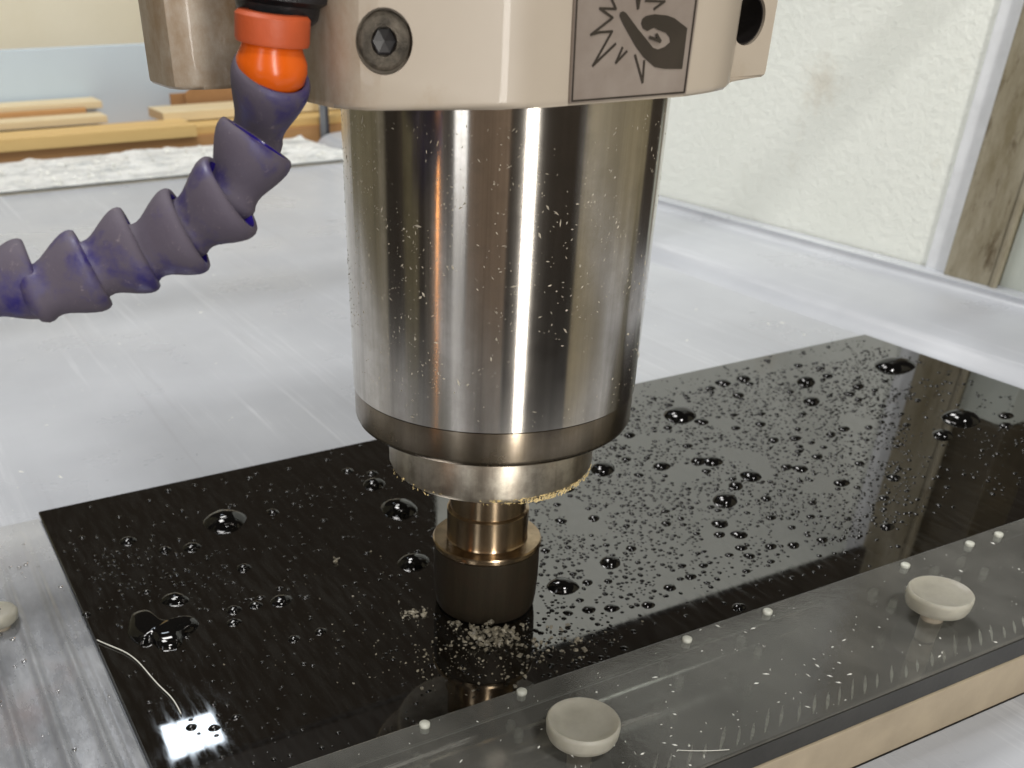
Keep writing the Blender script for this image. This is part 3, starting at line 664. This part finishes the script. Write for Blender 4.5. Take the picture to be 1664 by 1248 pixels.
for i in range(190):     # shavings on the acrylic bar
    P = Vector((random.uniform(-.1, .21), random.uniform(-.100, -.053), SZ1 + .00005)); shard(bm, P, up, random.choice((.0001, .00014, .00018, .00025, .00035, .0006)), .5)
for i in range(160):
    P = Vector((random.uniform(-.1, .2), random.uniform(-.094, -.078), SZ1 + .00005))
    if noise.noise(P * 30) > .1: shard(bm, P, up, random.uniform(.0003, .0007), .5)
o = obj('acrylic_shavings', bm, M_FLAKE); tag(o, 'pale shavings strewn over the clear acrylic bar', 'shavings', kind='stuff')
bm = bmesh.new()
for i in range(500):     # flakes on the bed and its rims
    x = random.uniform(-.5, .33); y = random.uniform(.14, .82); shard(bm, Vector((x, y, BZ + .00005)), up, random.choice((.0003, .0005, .0008, .0015)), .3)
for i in range(500):
    x = random.uniform(-.29, .33); y = random.uniform(.83, 1.0); shard(bm, Vector((x, y, BZ + .003)), up, random.uniform(.001, .004), .5)
o = obj('bed_flakes', bm, M_FLAKE); tag(o, 'white flakes of dried residue scattered on the pale bed', 'residue', kind='stuff')
def curve_obj(name, pts, r, mat, label, cat):
    cu = bpy.data.curves.new(name, 'CURVE'); cu.dimensions = '3D'; cu.bevel_depth = r; cu.bevel_resolution = 2; s = cu.splines.new('NURBS'); s.points.add(len(pts) - 1); s.use_endpoint_u = True; s.order_u = 4
    for q, P in zip(s.points, pts): q.co = (*P, 1)
    t = bpy.data.objects.new('t', cu); COL.objects.link(t); me = bpy.data.meshes.new_from_object(t.evaluated_get(bpy.context.evaluated_depsgraph_get())); bpy.data.objects.remove(t)
    me.name = name; me.materials.clear(); o = link(name, me, mat, None, True); tag(o, label, cat); return o
curve_obj('fibre', [at(x, y, 'z', .0006) for x, y in ((158, 1040), (175, 1048), (198, 1056), (214, 1066), (228, 1078), (244, 1098), (262, 1118), (277, 1130), (288, 1146), (294, 1160))], .00019, M_FIBRE, 'thin white fibre lying on the lower left of the black plate', 'fibre')
curve_obj('fibre', [at(x, y, 'z', SZ1 + .0003) for x, y in ((1100, 1219), (1125, 1220), (1150, 1221), (1185, 1218))], .00012, M_FIBRE, 'straight pale bristle lying on the acrylic bar near its front edge', 'fibre')
bm = bmesh.new()
for i in range(140):     # water beads on the left bar
    x = random.uniform(-.17, -.1225); y = random.uniform(-.05, .12); r = .0002 + .0006 * random.random() ** 3
    bmesh.ops.create_icosphere(bm, subdivisions=2, radius=r, matrix=Matrix.Translation((x, y, .0008)) @ Matrix.Diagonal((1.2, .9, .6, 1)))
o = obj('bar_water_beads', bm, M_WATER, None, True); tag(o, 'clear water beads on the wet ridged bar at left', 'water', kind='stuff')

# ------------------------------------------------------------------ bright window mirrored at the lower left of the plate
def mirror(px, py, dist):
    P = at(px, py, 'z', 0); d = ray(px, py).normalized(); d.z = -d.z; return P + d * dist
Q = [mirror(*q, 1.15) for q in ((262, 1183), (345, 1160), (367, 1203), (280, 1236))]
win = empty('window', sum(Q, Vector()) / 4); tag(win, 'bright window high at the left, mirrored in the black plate', 'window')
bm = bmesh.new(); c = Vector(win.location)
for a, b in ((0, .28), (.32, .62), (.66, 1)):
    v = [Q[0].lerp(Q[1], a), Q[0].lerp(Q[1], b), Q[3].lerp(Q[2], b), Q[3].lerp(Q[2], a)]
    bm.faces.new([bm.verts.new(q - c) for q in v])
wn = (Q[1] - Q[0]).cross(Q[3] - Q[0]).normalized()
r = bmesh.ops.extrude_face_region(bm, geom=list(bm.faces))
bmesh.ops.translate(bm, vec=-ray(315, 1195).normalized() * 0 + Vector((0, .01, .005)), verts=[v for v in r['geom'] if isinstance(v, bmesh.types.BMVert)])
obj('pane', bm, M_GLOW, win)
